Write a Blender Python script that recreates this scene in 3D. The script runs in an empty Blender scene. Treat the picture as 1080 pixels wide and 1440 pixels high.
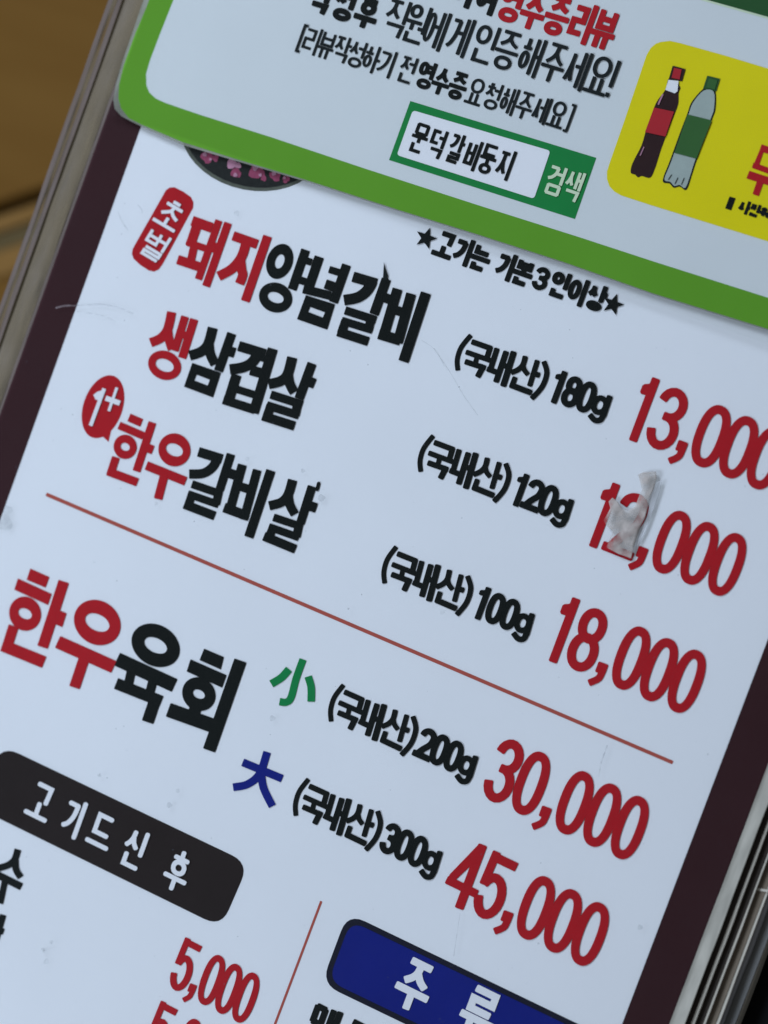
import bpy, bmesh, math, random
from mathutils import Vector, Matrix
random.seed(7)
scene = bpy.context.scene

# ------------------------------------------------------------------ camera
# World: X = along the menu's lines, Y = up the page, Z = out of the page (up from the table).
FPX, ROLL, VPX, VPY, DIST = 4000.0, math.radians(20.2), -8006.0, -268.0, 1.0   # photo pixels (1080 x 1440)
_c, _s = math.cos(ROLL), math.sin(ROLL)
_dx = Vector((-VPX, -VPY, -FPX)).normalized()
_dy = Vector((0, -1, VPY / FPX)).normalized()
_dn = _dx.cross(_dy)
def _roll(v): return Vector((_c * v.x - _s * v.y, _s * v.x + _c * v.y, v.z))
AX, AY, AN = _roll(_dx), _roll(_dy), _roll(_dn)            # world axes in camera space (right, down, forward)
ROWS = [Vector((AX[i], AY[i], AN[i])) for i in range(3)]    # camera right / down / forward in world space
CAM = -ROWS[2] * DIST
cam_d = bpy.data.cameras.new('camera'); cam = bpy.data.objects.new('camera', cam_d)
scene.collection.objects.link(cam); scene.camera = cam
m = Matrix.Identity(4)
for i in range(3):
    m[i][0] = ROWS[0][i]; m[i][1] = -ROWS[1][i]; m[i][2] = -ROWS[2][i]; m[i][3] = CAM[i]
cam.matrix_world = m
cam_d.sensor_fit = 'HORIZONTAL'; cam_d.sensor_width = 36.0; cam_d.lens = 36.0 * FPX / 1080.0
cam_d.clip_start = 0.01; cam_d.clip_end = 50.0
cam_d.dof.use_dof = True; cam_d.dof.focus_distance = 0.99; cam_d.dof.aperture_fstop = 12.5

def at(px, py, h=0.0):
    d = ROWS[0] * ((px - 540) / FPX) + ROWS[1] * ((py - 720) / FPX) + ROWS[2]
    return CAM + d * ((h - CAM.z) / d.z)
def to_px(p):
    v = p - CAM
    z = v.dot(ROWS[2])
    return (540 + FPX * v.dot(ROWS[0]) / z, 720 + FPX * v.dot(ROWS[1]) / z)

# ------------------------------------------------------------------ light
world = bpy.data.worlds.new('World'); scene.world = world; world.use_nodes = True
wb = world.node_tree.nodes['Background']
wb.inputs[0].default_value = (0.85, 0.90, 0.98, 1); wb.inputs[1].default_value = 0.15
def area(name, loc, target, sx, sy, power, col):
    l = bpy.data.lights.new(name, 'AREA'); l.shape = 'RECTANGLE'; l.size = sx; l.size_y = sy
    l.energy = power; l.color = col
    o = bpy.data.objects.new(name, l); scene.collection.objects.link(o)
    o.location = loc
    o.rotation_euler = (Vector(target) - Vector(loc)).to_track_quat('-Z', 'Y').to_euler()
    return o
area('window_light', (-1.30, 1.10, 1.08), (-0.15, 0.0, 0), 0.8, 0.7, 44.5, (0.68, 0.80, 1.0))
area('fill_light', (-1.30, -1.25, 1.08), (-0.15, -0.1, 0), 0.8, 0.7, 40, (0.68, 0.80, 1.0))  # added fill lamp from lower left, keeps the foot of the page bright
vs = scene.view_settings
vs.view_transform = 'Standard'; vs.look = 'None'; vs.exposure = 0.0; vs.gamma = 1.0; vs.use_curve_mapping = False

# ------------------------------------------------------------------ materials
def lin(c):
    return tuple(((v / 255) / 12.92 if v <= 10.3 else ((v / 255 + 0.055) / 1.055) ** 2.4) for v in c)
def mat(name, col, rough=0.5, spec=0.3, vary=0.0, vscale=60.0, bump=0.0, bscale=300.0):
    ma = bpy.data.materials.new(name); ma.use_nodes = True
    nt = ma.node_tree; b = nt.nodes['Principled BSDF']
    b.inputs['Base Color'].default_value = (*col, 1); b.inputs['Roughness'].default_value = rough
    b.inputs['Specular IOR Level'].default_value = spec
    tc = nt.nodes.new('ShaderNodeTexCoord')
    if vary:
        n = nt.nodes.new('ShaderNodeTexNoise'); n.inputs['Scale'].default_value = vscale; n.inputs['Detail'].default_value = 4
        nt.links.new(tc.outputs['Object'], n.inputs['Vector'])
        mx = nt.nodes.new('ShaderNodeMix'); mx.data_type = 'RGBA'
        mx.inputs[6].default_value = (*[v * (1 - vary) for v in col], 1); mx.inputs[7].default_value = (*[min(1, v * (1 + vary)) for v in col], 1)
        nt.links.new(n.outputs['Fac'], mx.inputs[0]); nt.links.new(mx.outputs[2], b.inputs['Base Color'])
    if bump:
        n2 = nt.nodes.new('ShaderNodeTexNoise'); n2.inputs['Scale'].default_value = bscale; n2.inputs['Detail'].default_value = 3
        nt.links.new(tc.outputs['Object'], n2.inputs['Vector'])
        bp = nt.nodes.new('ShaderNodeBump'); bp.inputs['Strength'].default_value = bump; bp.inputs['Distance'].default_value = 0.001
        nt.links.new(n2.outputs['Fac'], bp.inputs['Height']); nt.links.new(bp.outputs['Normal'], b.inputs['Normal'])
    return ma
def film(name, col, alpha, rough=0.18, gloss=1.0, vary=0.0, vscale=90.0, stretch=None, bump=0.0, bscale=30.0):
    """clear plastic: transparent, with a milky diffuse share (alpha) and a fresnel sheen"""
    ma = bpy.data.materials.new(name); ma.use_nodes = True
    nt = ma.node_tree; nt.nodes.clear(); L = nt.links.new
    out = nt.nodes.new('ShaderNodeOutputMaterial')
    tr = nt.nodes.new('ShaderNodeBsdfTransparent'); tr.inputs[0].default_value = (0.98, 0.985, 0.98, 1)
    di = nt.nodes.new('ShaderNodeBsdfDiffuse'); di.inputs[0].default_value = (*col, 1)
    gl = nt.nodes.new('ShaderNodeBsdfGlossy'); gl.inputs['Roughness'].default_value = rough
    m1 = nt.nodes.new('ShaderNodeMixShader'); m1.inputs[0].default_value = alpha
    m2 = nt.nodes.new('ShaderNodeMixShader')
    fr = nt.nodes.new('ShaderNodeFresnel'); fr.inputs['IOR'].default_value = 1.45
    mu = nt.nodes.new('ShaderNodeMath'); mu.operation = 'MULTIPLY'; mu.inputs[1].default_value = gloss
    L(fr.outputs[0], mu.inputs[0]); L(mu.outputs[0], m2.inputs[0])
    L(tr.outputs[0], m1.inputs[1]); L(di.outputs[0], m1.inputs[2])
    L(m1.outputs[0], m2.inputs[1]); L(gl.outputs[0], m2.inputs[2]); L(m2.outputs[0], out.inputs['Surface'])
    tc = nt.nodes.new('ShaderNodeTexCoord'); mp = nt.nodes.new('ShaderNodeMapping')
    L(tc.outputs['Object'], mp.inputs['Vector'])
    if stretch: mp.inputs['Scale'].default_value = stretch
    if vary:
        n = nt.nodes.new('ShaderNodeTexNoise'); n.inputs['Scale'].default_value = vscale; n.inputs['Detail'].default_value = 5
        L(mp.outputs[0], n.inputs['Vector'])
        mr = nt.nodes.new('ShaderNodeMapRange'); mr.inputs[1].default_value = 0.3; mr.inputs[2].default_value = 0.7
        mr.inputs[3].default_value = max(0, alpha - vary); mr.inputs[4].default_value = min(1, alpha + vary)
        L(n.outputs['Fac'], mr.inputs[0]); L(mr.outputs[0], m1.inputs[0])
    if bump:
        n2 = nt.nodes.new('ShaderNodeTexNoise'); n2.inputs['Scale'].default_value = bscale
        L(tc.outputs['Object'], n2.inputs['Vector'])
        bp = nt.nodes.new('ShaderNodeBump'); bp.inputs['Strength'].default_value = bump; bp.inputs['Distance'].default_value = 0.002
        L(n2.outputs['Fac'], bp.inputs['Height']); L(bp.outputs[0], gl.inputs['Normal']); L(bp.outputs[0], fr.inputs['Normal'])
    return ma
M = {
 'paper': mat('white_paper', (0.80, 0.81, 0.82), 0.6, 0.1, 0.04, 14),
 'promo_paper': mat('promotion_paper', (0.66, 0.69, 0.68), 0.6, 0.1, 0.03, 30),
 'maroon': mat('maroon_print', (0.036, 0.0098, 0.0118), 0.6, 0.1, 0.10, 40),
 'red': mat('red_ink', (0.44, 0.008, 0.014), 0.6, 0.1, 0.10, 220),
 'black': mat('black_ink', (0.002, 0.0042, 0.003), 0.6, 0.1, 0.15, 120),
 'brownblack': mat('brown_black_ink', (0.017, 0.0105, 0.009), 0.6, 0.1, 0.10, 120),
 'grey_black': mat('dark_grey_ink', (0.007, 0.011, 0.011), 0.6, 0.1, 0.1, 120),
 'green': mat('green_ink', (0.004, 0.215, 0.055), 0.6, 0.1, 0.08, 120),
 'box_green': mat('search_green_ink', (0.008, 0.215, 0.045), 0.6, 0.1, 0.06, 120),
 'lime': mat('lime_green_ink', (0.118, 0.325, 0.020), 0.6, 0.1, 0.06, 30),
 'dark_green': mat('deep_green_ink', (0.02, 0.085, 0.022), 0.6, 0.1, 0.06, 60),
 'pale_green': mat('pale_green_ink', (0.62, 0.72, 0.5), 0.6, 0.1),
 'navy': mat('navy_ink', (0.003, 0.011, 0.18), 0.6, 0.1, 0.15, 60),
 'navy_rim': mat('navy_black_ink', (0.008, 0.009, 0.02), 0.6, 0.1, 0.1, 60),
 'rule': mat('rule_red_ink', (0.42, 0.085, 0.060), 0.6, 0.1, 0.15, 120),
 'white': mat('white_ink', (0.80, 0.80, 0.81), 0.6, 0.1),
 'yellow': mat('yellow_ink', (0.74, 0.64, 0.003), 0.6, 0.1, 0.05, 40),
 'cola': mat('cola_brown_ink', (0.028, 0.010, 0.010), 0.6, 0.1, 0.2, 200),
 'cola_red': mat('label_red_ink', (0.42, 0.020, 0.028), 0.6, 0.1, 0.08, 200),
 'bottle_grey': mat('bottle_grey_ink', (0.36, 0.42, 0.38), 0.6, 0.1, 0.12, 200),
 'label_green': mat('label_green_ink', (0.038, 0.125, 0.030), 0.6, 0.1, 0.08, 200),
 'plate': mat('plate_print', (0.016, 0.018, 0.016), 0.6, 0.1, 0.5, 500),
 'plate_rim': mat('plate_rim_print', (0.10, 0.11, 0.085), 0.6, 0.1, 0.5, 300),
 'meat': mat('meat_print', (0.30, 0.060, 0.115), 0.6, 0.1, 0.5, 420),
 'meat_pale': mat('pale_meat_print', (0.46, 0.22, 0.30), 0.6, 0.1, 0.4, 420),
 'scuff': film('grey_scuff', (0.12, 0.13, 0.15), 0.20, 0.5, 0.0, 0.18, 500),
 'scuff_light': film('light_scuff', (0.10, 0.11, 0.13), 0.12, 0.5, 0.0, 0.10, 400),
 'scuff_pale': film('pale_scuff', (0.5, 0.42, 0.42), 0.25, 0.5, 0.0, 0.2, 500),
 'film': film('clear_laminate', (0.8, 0.8, 0.8), 0.001, 0.10, 0.28, 0.001, 30, None, 0.10, 22),
 'margin_light': film('milky_laminate_edge', (0.50, 0.475, 0.40), 0.80, 0.3, 0.7, 0.19, 45, (5, 1.2, 1)),
 'margin_olive': film('hazy_laminate_edge', (0.19, 0.150, 0.095), 0.42, 0.3, 0.3, 0.34, 45, (4, 0.8, 1)),
 'margin_mauve': film('greyish_laminate_edge', (0.185, 0.145, 0.125), 0.70, 0.3, 0.3, 0.14, 60, (6, 0.8, 1)),
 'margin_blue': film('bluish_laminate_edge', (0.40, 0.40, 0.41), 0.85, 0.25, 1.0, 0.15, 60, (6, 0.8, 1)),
 'edge_line': mat('laminate_cut_edge', (0.50, 0.46, 0.38), 0.4, 0.4, 0.25, 80),  # pale tone stands in for light caught along the film edges
 'dark_page': mat('dark_page', (0.030, 0.022, 0.016), 0.5, 0.2, 0.3, 80),
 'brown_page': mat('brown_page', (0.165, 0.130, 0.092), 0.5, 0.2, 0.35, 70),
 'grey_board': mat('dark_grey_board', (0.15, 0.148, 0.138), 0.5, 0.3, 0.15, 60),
 'promo_edge': film('promotion_laminate', (0.34, 0.35, 0.28), 0.55, 0.25, 0.6, 0.2, 80),
 'promo_body': mat('promotion_card_core', (0.42, 0.45, 0.30), 0.5, 0.3),
 'tape': film('torn_tape', (0.52, 0.46, 0.41), 0.44, 0.5, 0.3, 0.44, 190),
 'tape_clear': film('clear_tape_band', (0.72, 0.72, 0.74), 0.20, 0.3, 0.3, 0.15, 120),
 'table': mat('black_tabletop', (0.0025, 0.0025, 0.0025), 0.55, 0.08, 0.1, 40),
}
def wood(name, a, b, sc):
    ma = mat(name, a, 0.7, 0.08)
    nt = ma.node_tree; L = nt.links.new; bs = nt.nodes['Principled BSDF']
    tc = nt.nodes.new('ShaderNodeTexCoord'); mp = nt.nodes.new('ShaderNodeMapping'); mp.inputs['Scale'].default_value = (1.2, 14, 14)
    n = nt.nodes.new('ShaderNodeTexNoise'); n.inputs['Scale'].default_value = sc; n.inputs['Detail'].default_value = 6
    cr = nt.nodes.new('ShaderNodeValToRGB'); cr.color_ramp.elements[0].position = 0.3; cr.color_ramp.elements[1].position = 0.72
    cr.color_ramp.elements[0].color = (*a, 1); cr.color_ramp.elements[1].color = (*b, 1)
    L(tc.outputs['Object'], mp.inputs[0]); L(mp.outputs[0], n.inputs['Vector']); L(n.outputs['Fac'], cr.inputs[0]); L(cr.outputs[0], bs.inputs['Base Color'])
    return ma
M['wood'] = wood('brown_floor_board', (0.112, 0.052, 0.008), (0.128, 0.062, 0.011), 4)
M['wood_light'] = wood('light_floor_strip', (0.17, 0.088, 0.022), (0.19, 0.10, 0.028), 4)
M['wood_grey'] = wood('grey_floor_strip', (0.075, 0.052, 0.019), (0.09, 0.062, 0.026), 4)
M['wood_dark'] = mat('floor_underlay', (0.025, 0.017, 0.006), 0.8, 0.1)

# ------------------------------------------------------------------ object helpers
def link(name, mesh, material, parent=None):
    o = bpy.data.objects.new(name, mesh); scene.collection.objects.link(o)
    mesh.materials.append(material)
    if parent: o.parent = parent
    return o
def empty(name, label, cat, group=None, loc=(0, 0, 0)):
    o = bpy.data.objects.new(name, None); o.empty_display_size = 0.02; scene.collection.objects.link(o)
    o.location = loc; o['label'] = label; o['category'] = cat
    if group: o['group'] = group
    return o
def slab(name, outline, z0, z1, material, parent=None, bevel=0.0):
    """closed prism over an outline of (x, y) in metres"""
    bm = bmesh.new()
    lo = [bm.verts.new((x, y, z0)) for x, y in outline]; hi = [bm.verts.new((x, y, z1)) for x, y in outline]
    n = len(outline)
    bm.faces.new(hi); bm.faces.new(lo[::-1])
    for i in range(n): bm.faces.new((lo[i], lo[(i + 1) % n], hi[(i + 1) % n], hi[i]))
    bmesh.ops.recalc_face_normals(bm, faces=bm.faces[:])
    if bevel: bmesh.ops.bevel(bm, geom=[e for e in bm.edges], offset=bevel, segments=2, affect='EDGES')
    me = bpy.data.meshes.new(name); bm.to_mesh(me); bm.free()
    return link(name, me, material, parent)
def rect(x0, y0, x1, y1): return [(x0, y0), (x1, y0), (x1, y1), (x0, y1)]
def wavy_rect(x0, y0, x1, y1, a, n=70, seed=1):
    """a sheet whose long cut edges wander by a metres"""
    r = random.Random(seed); ph = [r.uniform(0, 6.28) for _ in range(6)]
    def w(t, k): return a * (math.sin(t * 23 + ph[k]) + 0.6 * math.sin(t * 61 + ph[k + 1]) + 0.4 * math.sin(t * 131 + ph[k + 2]))
    pts = [(x1 + w(i / n, 0), y0 + (y1 - y0) * i / n) for i in range(n + 1)]
    pts += [(x0 + w(i / n, 3), y0 + (y1 - y0) * i / n) for i in range(n, -1, -1)]
    return pts

class Print:
    """flat print: polygons drawn in photo pixels and laid on the page at height h; each stroke a hair above the last"""
    def __init__(self, h, step=4e-6): self.h = h; self.step = step; self.v = []; self.f = []; self.k = 0
    def poly(self, pts):
        z = self.h + self.k * self.step; self.k += 1
        b = len(self.v)
        for p in pts:
            q = at(p[0], p[1], z); self.v.append((q.x, q.y, q.z))
        self.f.append(list(range(b, b + len(pts))))
    def quads(self, L, R, closed=False):
        z = self.h + self.k * self.step; self.k += 1
        b = len(self.v); n = len(L)
        for p, q in zip(L, R):
            for r in (p, q):
                w = at(r[0], r[1], z); self.v.append((w.x, w.y, w.z))
        for i in range(n if closed else n - 1):
            j = (i + 1) % n
            self.f.append([b + 2 * i, b + 2 * i + 1, b + 2 * j + 1, b + 2 * j])
    def line(self, w, pts, round_=0.0):
        pts = [Vector(p) for p in pts]
        n = len(pts); L = []; R = []
        for i, p in enumerate(pts):
            if i == 0: d = (pts[1] - p).normalized(); nn = Vector((-d.y, d.x)); s = 1
            elif i == n - 1: d = (p - pts[i - 1]).normalized(); nn = Vector((-d.y, d.x)); s = 1
            else:
                a = (p - pts[i - 1]).normalized(); c = (pts[i + 1] - p).normalized()
                d = (a + c).normalized(); nn = Vector((-d.y, d.x)); s = 1 / max(0.5, nn.dot(Vector((-a.y, a.x))))
            L.append(p + nn * (w / 2 * s)); R.append(p - nn * (w / 2 * s))
        if round_:                                   # softened corners at both ends
            def cap(i, sgn):
                d = (pts[1] - pts[0]).normalized() if i == 0 else (pts[-1] - pts[-2]).normalized()
                out = []
                nn = Vector((-d.y, d.x)); r = w / 2 * round_
                for t in (1, 2, 3):
                    a = math.pi / 2 * t / 3
                    e = d * (r * math.sin(a) * sgn); h = w / 2 - r + r * math.cos(a)
                    out.append((pts[i] + e + nn * h, pts[i] + e - nn * h))
                return out
            a = cap(0, -1)[::-1]; b = cap(-1, 1)
            L = [p for p, q in a] + L + [p for p, q in b]; R = [q for p, q in a] + R + [q for p, q in b]
        self.quads(L, R)
    def ring(self, c, rx, ry, w, ex, ey, power=2.0, n=36, a0=0, a1=None):
        """elliptic ring of centre-line radii rx, ry in the frame ex, ey"""
        L = []; R = []
        closed = a1 is None
        a1 = a1 if a1 is not None else 2 * math.pi
        N = n if closed else n
        for i in range(N if closed else N + 1):
            t = a0 + (a1 - a0) * i / N
            ct, st = math.cos(t), math.sin(t)
            x = math.copysign(abs(ct) ** (2 / power), ct); y = math.copysign(abs(st) ** (2 / power), st)
            for lst, d in ((L, w / 2), (R, -w / 2)):
                lst.append(Vector(c) + ex * (x * (rx + d)) + ey * (y * (ry + d)))
        self.quads(L, R, closed)
    def ellipse(self, c, rx, ry, ex, ey, n=40):
        self.poly([Vector(c) + ex * (rx * math.cos(2 * math.pi * i / n)) + ey * (ry * math.sin(2 * math.pi * i / n)) for i in range(n)])
    def build(self, name, material, parent):
        me = bpy.data.meshes.new(name); me.from_pydata(self.v, [], self.f); me.update()
        for p in me.polygons:
            pass
        o = link(name, me, material, parent)
        bm = bmesh.new(); bm.from_mesh(me)
        for f in bm.faces:
            if f.normal.z < 0: f.normal_flip()
        bm.to_mesh(me); bm.free()
        return o

def frame(px, py, h=0.0):
    """unit pixel directions of the page's X and downward Y at a photo pixel"""
    p = at(px, py, h); a = Vector(to_px(p))
    ex = (Vector(to_px(p + Vector((0.01, 0, 0)))) - a).normalized()
    ey = (Vector(to_px(p - Vector((0, 0.01, 0)))) - a).normalized()
    return ex, ey
class Zoom:
    """strokes given in the coordinates of an enlarged crop: origin and scale take them back to photo pixels"""
    def __init__(self, pr, ox, oy, sc, bold=1.0): self.p = pr; self.o = Vector((ox, oy)); self.s = sc; self.b = bold
    def pt(self, q): return self.o + Vector(q) / self.s
    def line(self, w, *pts, r=0.12): self.p.line(w * self.b / self.s, [self.pt(q) for q in pts], r)
    def poly(self, *pts): self.p.poly([self.pt(q) for q in pts])
    def ring(self, cx, cy, rx, ry, w, power=2.0):
        c = self.pt((cx, cy)); ex, ey = frame(*c, self.p.h)
        self.p.ring(c, rx / self.s, ry / self.s, w / self.s, ex, ey, power)
    def donut(self, cx, cy, orx, ory, irx, iry):
        """round letter ieung: outer and inner ellipse of their own"""
        c = self.pt((cx, cy)); ex, ey = frame(*c, self.p.h); L = []; R = []
        for i in range(40):
            t = 2 * math.pi * i / 40
            L.append(c + (ex * (orx * math.cos(t)) + ey * (ory * math.sin(t))) / self.s)
            R.append(c + (ex * (irx * math.cos(t)) + ey * (iry * math.sin(t))) / self.s)
        self.p.quads(L, R, True)
    def box(self, outer, inner):
        """square letter mieum: a block with a small counter"""
        self.p.quads([self.pt(q) for q in outer], [self.pt(q) for q in inner], True)
    def blob(self, *pts, k=4):
        self.p.poly(closed([self.pt(q) for q in pts], k))
    def curve(self, w, *pts, r=0.12):
        self.p.line(w * self.b / self.s, smooth([self.pt(q) for q in pts]), r)
def closed(pts, k=4):
    out = []; n = len(pts); pts = [Vector(p) for p in pts]
    for i in range(n):
        p0, p1, p2, p3 = pts[i - 1], pts[i], pts[(i + 1) % n], pts[(i + 2) % n]
        for j in range(k):
            t = j / k
            out.append(0.5 * ((2 * p1) + (p2 - p0) * t + (2 * p0 - 5 * p1 + 4 * p2 - p3) * t * t + (3 * p1 - p0 - 3 * p2 + p3) * t ** 3))
    return out
def smooth(pts, k=5):
    out = []; n = len(pts)
    for i in range(n - 1):
        p0 = pts[max(0, i - 1)]; p1 = pts[i]; p2 = pts[i + 1]; p3 = pts[min(n - 1, i + 2)]
        for j in range(k):
            t = j / k
            out.append(0.5 * ((2 * p1) + (p2 - p0) * t + (2 * p0 - 5 * p1 + 4 * p2 - p3) * t * t + (3 * p1 - p0 - 3 * p2 + p3) * t ** 3))
    out.append(pts[-1])
    return out

# ------------------------------------------------------------------ lettering: Hangul put together from its letters
CHO = 'ㄱㄲㄴㄷㄸㄹㅁㅂㅃㅅㅆㅇㅈㅉㅊㅋㅌㅍㅎ'
JUNG = 'ㅏㅐㅑㅒㅓㅔㅕㅖㅗㅘㅙㅚㅛㅜㅝㅞㅟㅠㅡㅢㅣ'
JONG = ' ㄱㄲㄳㄴㄵㄶㄷㄹㄺㄻㄼㄽㄾㄿㅀㅁㅂㅄㅅㅆㅇㅈㅊㅋㅌㅍㅎ'
def jamo(ch, box, final=False):
    """strokes of a consonant in box (x0, y0, x1, y1): ('l', points) polylines, ('c', points) curves, ('o', cx, cy, rx, ry)"""
    x0, y0, x1, y1 = box
    def q(x, y): return (x0 + (x1 - x0) * x, y0 + (y1 - y0) * y)
    def l(*p): return ('l', [q(*a) for a in p])
    def c(*p): return ('c', [q(*a) for a in p])
    def o(cx, cy, rx, ry): return ('o', *q(cx, cy), rx * (x1 - x0), ry * (y1 - y0))
    tall = (y1 - y0) > (x1 - x0) * 0.75 and not final
    if ch == 'ㄱ': return [l((0, 0), (1, 0)), c((1, 0), (0.86, 0.5), (0.45, 0.85), (0, 1))] if tall else [l((0, 0), (1, 0), (0.93, 1))]
    if ch == 'ㄴ': return [l((0, 0), (0, 1), (1, 1))]
    if ch == 'ㄷ': return [l((1, 0), (0, 0), (0, 1), (1, 1))]
    if ch == 'ㄹ': return [l((0, 0), (1, 0), (1, 0.5), (0, 0.5), (0, 1), (1, 1))]
    if ch == 'ㅁ': return [l((0, 0), (1, 0)), l((1, 0), (1, 1)), l((1, 1), (0, 1)), l((0, 1), (0, 0))]
    if ch == 'ㅂ': return [l((0, 0), (0, 1), (1, 1), (1, 0)), l((0, 0.48), (1, 0.48))]
    if ch == 'ㅅ': return [c((0.5, 0), (0.44, 0.4), (0.25, 0.75), (0, 1)), c((0.46, 0.35), (0.68, 0.75), (1, 1))]
    if ch == 'ㅇ': return [o(0.5, 0.5, 0.5, 0.5)]
    if ch == 'ㅈ': return [l((0, 0), (1, 0)), c((0.5, 0.02), (0.45, 0.45), (0.28, 0.75), (0, 1)), c((0.47, 0.45), (0.7, 0.78), (1, 1))]
    if ch == 'ㅊ': return [l((0.3, 0), (0.7, 0)), l((0, 0.28), (1, 0.28)), c((0.5, 0.3), (0.42, 0.65), (0, 1)), c((0.47, 0.6), (0.7, 0.85), (1, 1))]
    if ch == 'ㅌ': return [l((1, 0), (0, 0), (0, 1), (1, 1)), l((0, 0.5), (1, 0.5))]
    if ch == 'ㅎ': return [l((0.5, -0.08), (0.5, 0.26)), l((0.02, 0.26), (0.98, 0.26)), o(0.5, 0.72, 0.42, 0.28)]
    if ch == 'ㅋ': return [l((0, 0), (1, 0)), c((1, 0), (0.86, 0.5), (0, 1)), l((0, 0.45), (0.9, 0.42))]
    return []
def syllable(ch, wx, wy):
    """strokes of one syllable in the unit square; wx, wy = stroke width in units of its width and height"""
    hx, hy = wx / 2, wy / 2
    n = ord(ch) - 0xAC00
    ci, vi, fi = CHO[n // 588], JUNG[(n % 588) // 28], JONG[n % 28]
    S = []; fin = fi != ' '
    def box(x0, y0, x1, y1): return (x0 + hx, y0 + hy, x1 - hx, y1 - hy)
    if vi in 'ㅏㅐㅑㅓㅔㅕㅣ':
        two = vi in 'ㅐㅔ'
        cw = (0.44 if vi == 'ㅔ' else 0.50) if two else (0.60 if vi != 'ㅣ' else 0.68)
        b = 0.58 if fin else 1.0
        top = 0.02 if fin else 0.08
        S += jamo(ci, box(0, top, cw, 0.52 if fin else 0.86))
        if vi == 'ㅣ': S += [('l', [(1 - hx, 0), (1 - hx, b)])]
        if vi in 'ㅏㅑ':
            s = 0.70 + hx
            S += [('l', [(s, 0), (s, b)])]
            for y in ((b * 0.5,) if vi == 'ㅏ' else (b * 0.33, b * 0.65)): S += [('l', [(s, y), (1.04, y)])]
        if vi in 'ㅓㅕ':
            s = 1 - hx
            S += [('l', [(s, 0), (s, b)])]
            for y in ((b * 0.45,) if vi == 'ㅓ' else (b * 0.3, b * 0.62)): S += [('l', [(cw - 0.04, y), (s, y)])]
        if vi == 'ㅐ': S += [('l', [(0.56 + hx, 0.03), (0.56 + hx, b * 0.95)]), ('l', [(1 - hx, 0), (1 - hx, b)]), ('l', [(0.56 + hx, b * 0.47), (1 - hx, b * 0.47)])]
        if vi == 'ㅔ': S += [('l', [(0.60 + hx, 0.03), (0.60 + hx, b * 0.95)]), ('l', [(1 - hx, 0), (1 - hx, b)]), ('l', [(cw - 0.02, b * 0.42), (0.60 + hx, b * 0.42)])]
        if fin: S += jamo(fi, box(0.14, 0.62, 1.0, 1.0), True)
    elif vi in 'ㅗㅛㅜㅠㅡ':
        if fin:
            S += jamo(ci, box(0.06, 0, 0.94, 0.42)); vy0, vy1 = (0.42, 0.66) if vi != 'ㅡ' else (0.46, 0.64)
        else:
            S += jamo(ci, box(0.08, 0, 0.92, (0.64 if ci in 'ㅎㅊ' else 0.56) if vi != 'ㅡ' else 0.62)); vy0, vy1 = (0.66 if ci in 'ㅎㅊ' else 0.58), 1.0
        if vi in 'ㅗㅛ':
            y = vy1 - hy
            S += [('l', [(0, y), (1, y)])]
            for x in ((0.5,) if vi == 'ㅗ' else (0.32, 0.68)): S += [('l', [(x, vy0), (x, y)])]
        elif vi in 'ㅜㅠ':
            y = vy0 + hy
            S += [('l', [(0, y), (1, y)])]
            for x in ((0.5,) if vi == 'ㅜ' else (0.32, 0.68)): S += [('l', [(x, y), (x, vy1)])]
        else:
            y = (vy0 + vy1) / 2 if fin else 0.86
            S += [('l', [(0, y), (1, y)])]
        if fin: S += jamo(fi, box(0.10, 0.66, 0.90, 1.02), True)
    else:                                            # wo (as in won)
        S += jamo(ci, box(0.05, 0, 0.62, 0.36))
        S += [('l', [(0, 0.46), (0.72, 0.46)]), ('l', [(0.34, 0.46), (0.34, 0.66)]), ('l', [(1 - hx, 0), (1 - hx, 0.70)]), ('l', [(0.66, 0.60), (1 - hx, 0.60)])]
        if fin: S += jamo(fi, box(0.14, 0.70, 1.0, 1.0), True)
    return S
def star(P, c, r, ex, ey):
    pts = []
    for i in range(10):
        a = -math.pi / 2 + math.pi * i / 5; q = r if i % 2 == 0 else r * 0.42
        pts.append(Vector(c) + ex * (q * math.cos(a)) + ey * (q * math.sin(a)))
    P.poly(pts)
def draw(P, ch, c, W, H, w, ex=None, ey=None, rnd=0.35):
    """one character centred on photo pixel c, W x H pixels, stroke w pixels"""
    if ex is None: ex, ey = frame(c[0], c[1], P.h)
    c = Vector(c)
    def pt(p): return c + ex * ((p[0] - 0.5) * W) + ey * ((p[1] - 0.5) * H)
    if '가' <= ch <= '힣':
        for s in syllable(ch, w / W, w / H):
            if s[0] == 'l': P.line(w, [pt(q) for q in s[1]], rnd)
            elif s[0] == 'c': P.line(w, smooth([pt(q) for q in s[1]]), rnd)
            else: P.ring(pt((s[1], s[2])), s[3] * W, s[4] * H, w, ex, ey, 2.2)
    elif ch == '★': star(P, c, H * 0.5, ex, ey)
    elif ch == '[': P.line(w, [pt((0.8, 0)), pt((0.3, 0)), pt((0.3, 1)), pt((0.8, 1))])
    elif ch == ']': P.line(w, [pt((0.2, 0)), pt((0.7, 0)), pt((0.7, 1)), pt((0.2, 1))])
    elif ch == '!': P.line(w, [pt((0.5, 0)), pt((0.5, 0.74))]); P.line(w, [pt((0.5, 0.88)), pt((0.5, 1))])
    elif ch == '■': P.poly([pt((0, 0)), pt((1, 0)), pt((1, 1)), pt((0, 1))])
    elif ch in '0123456789': digit(P, ch, c, W / 2, H / 2, w, ex, ey)
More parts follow.
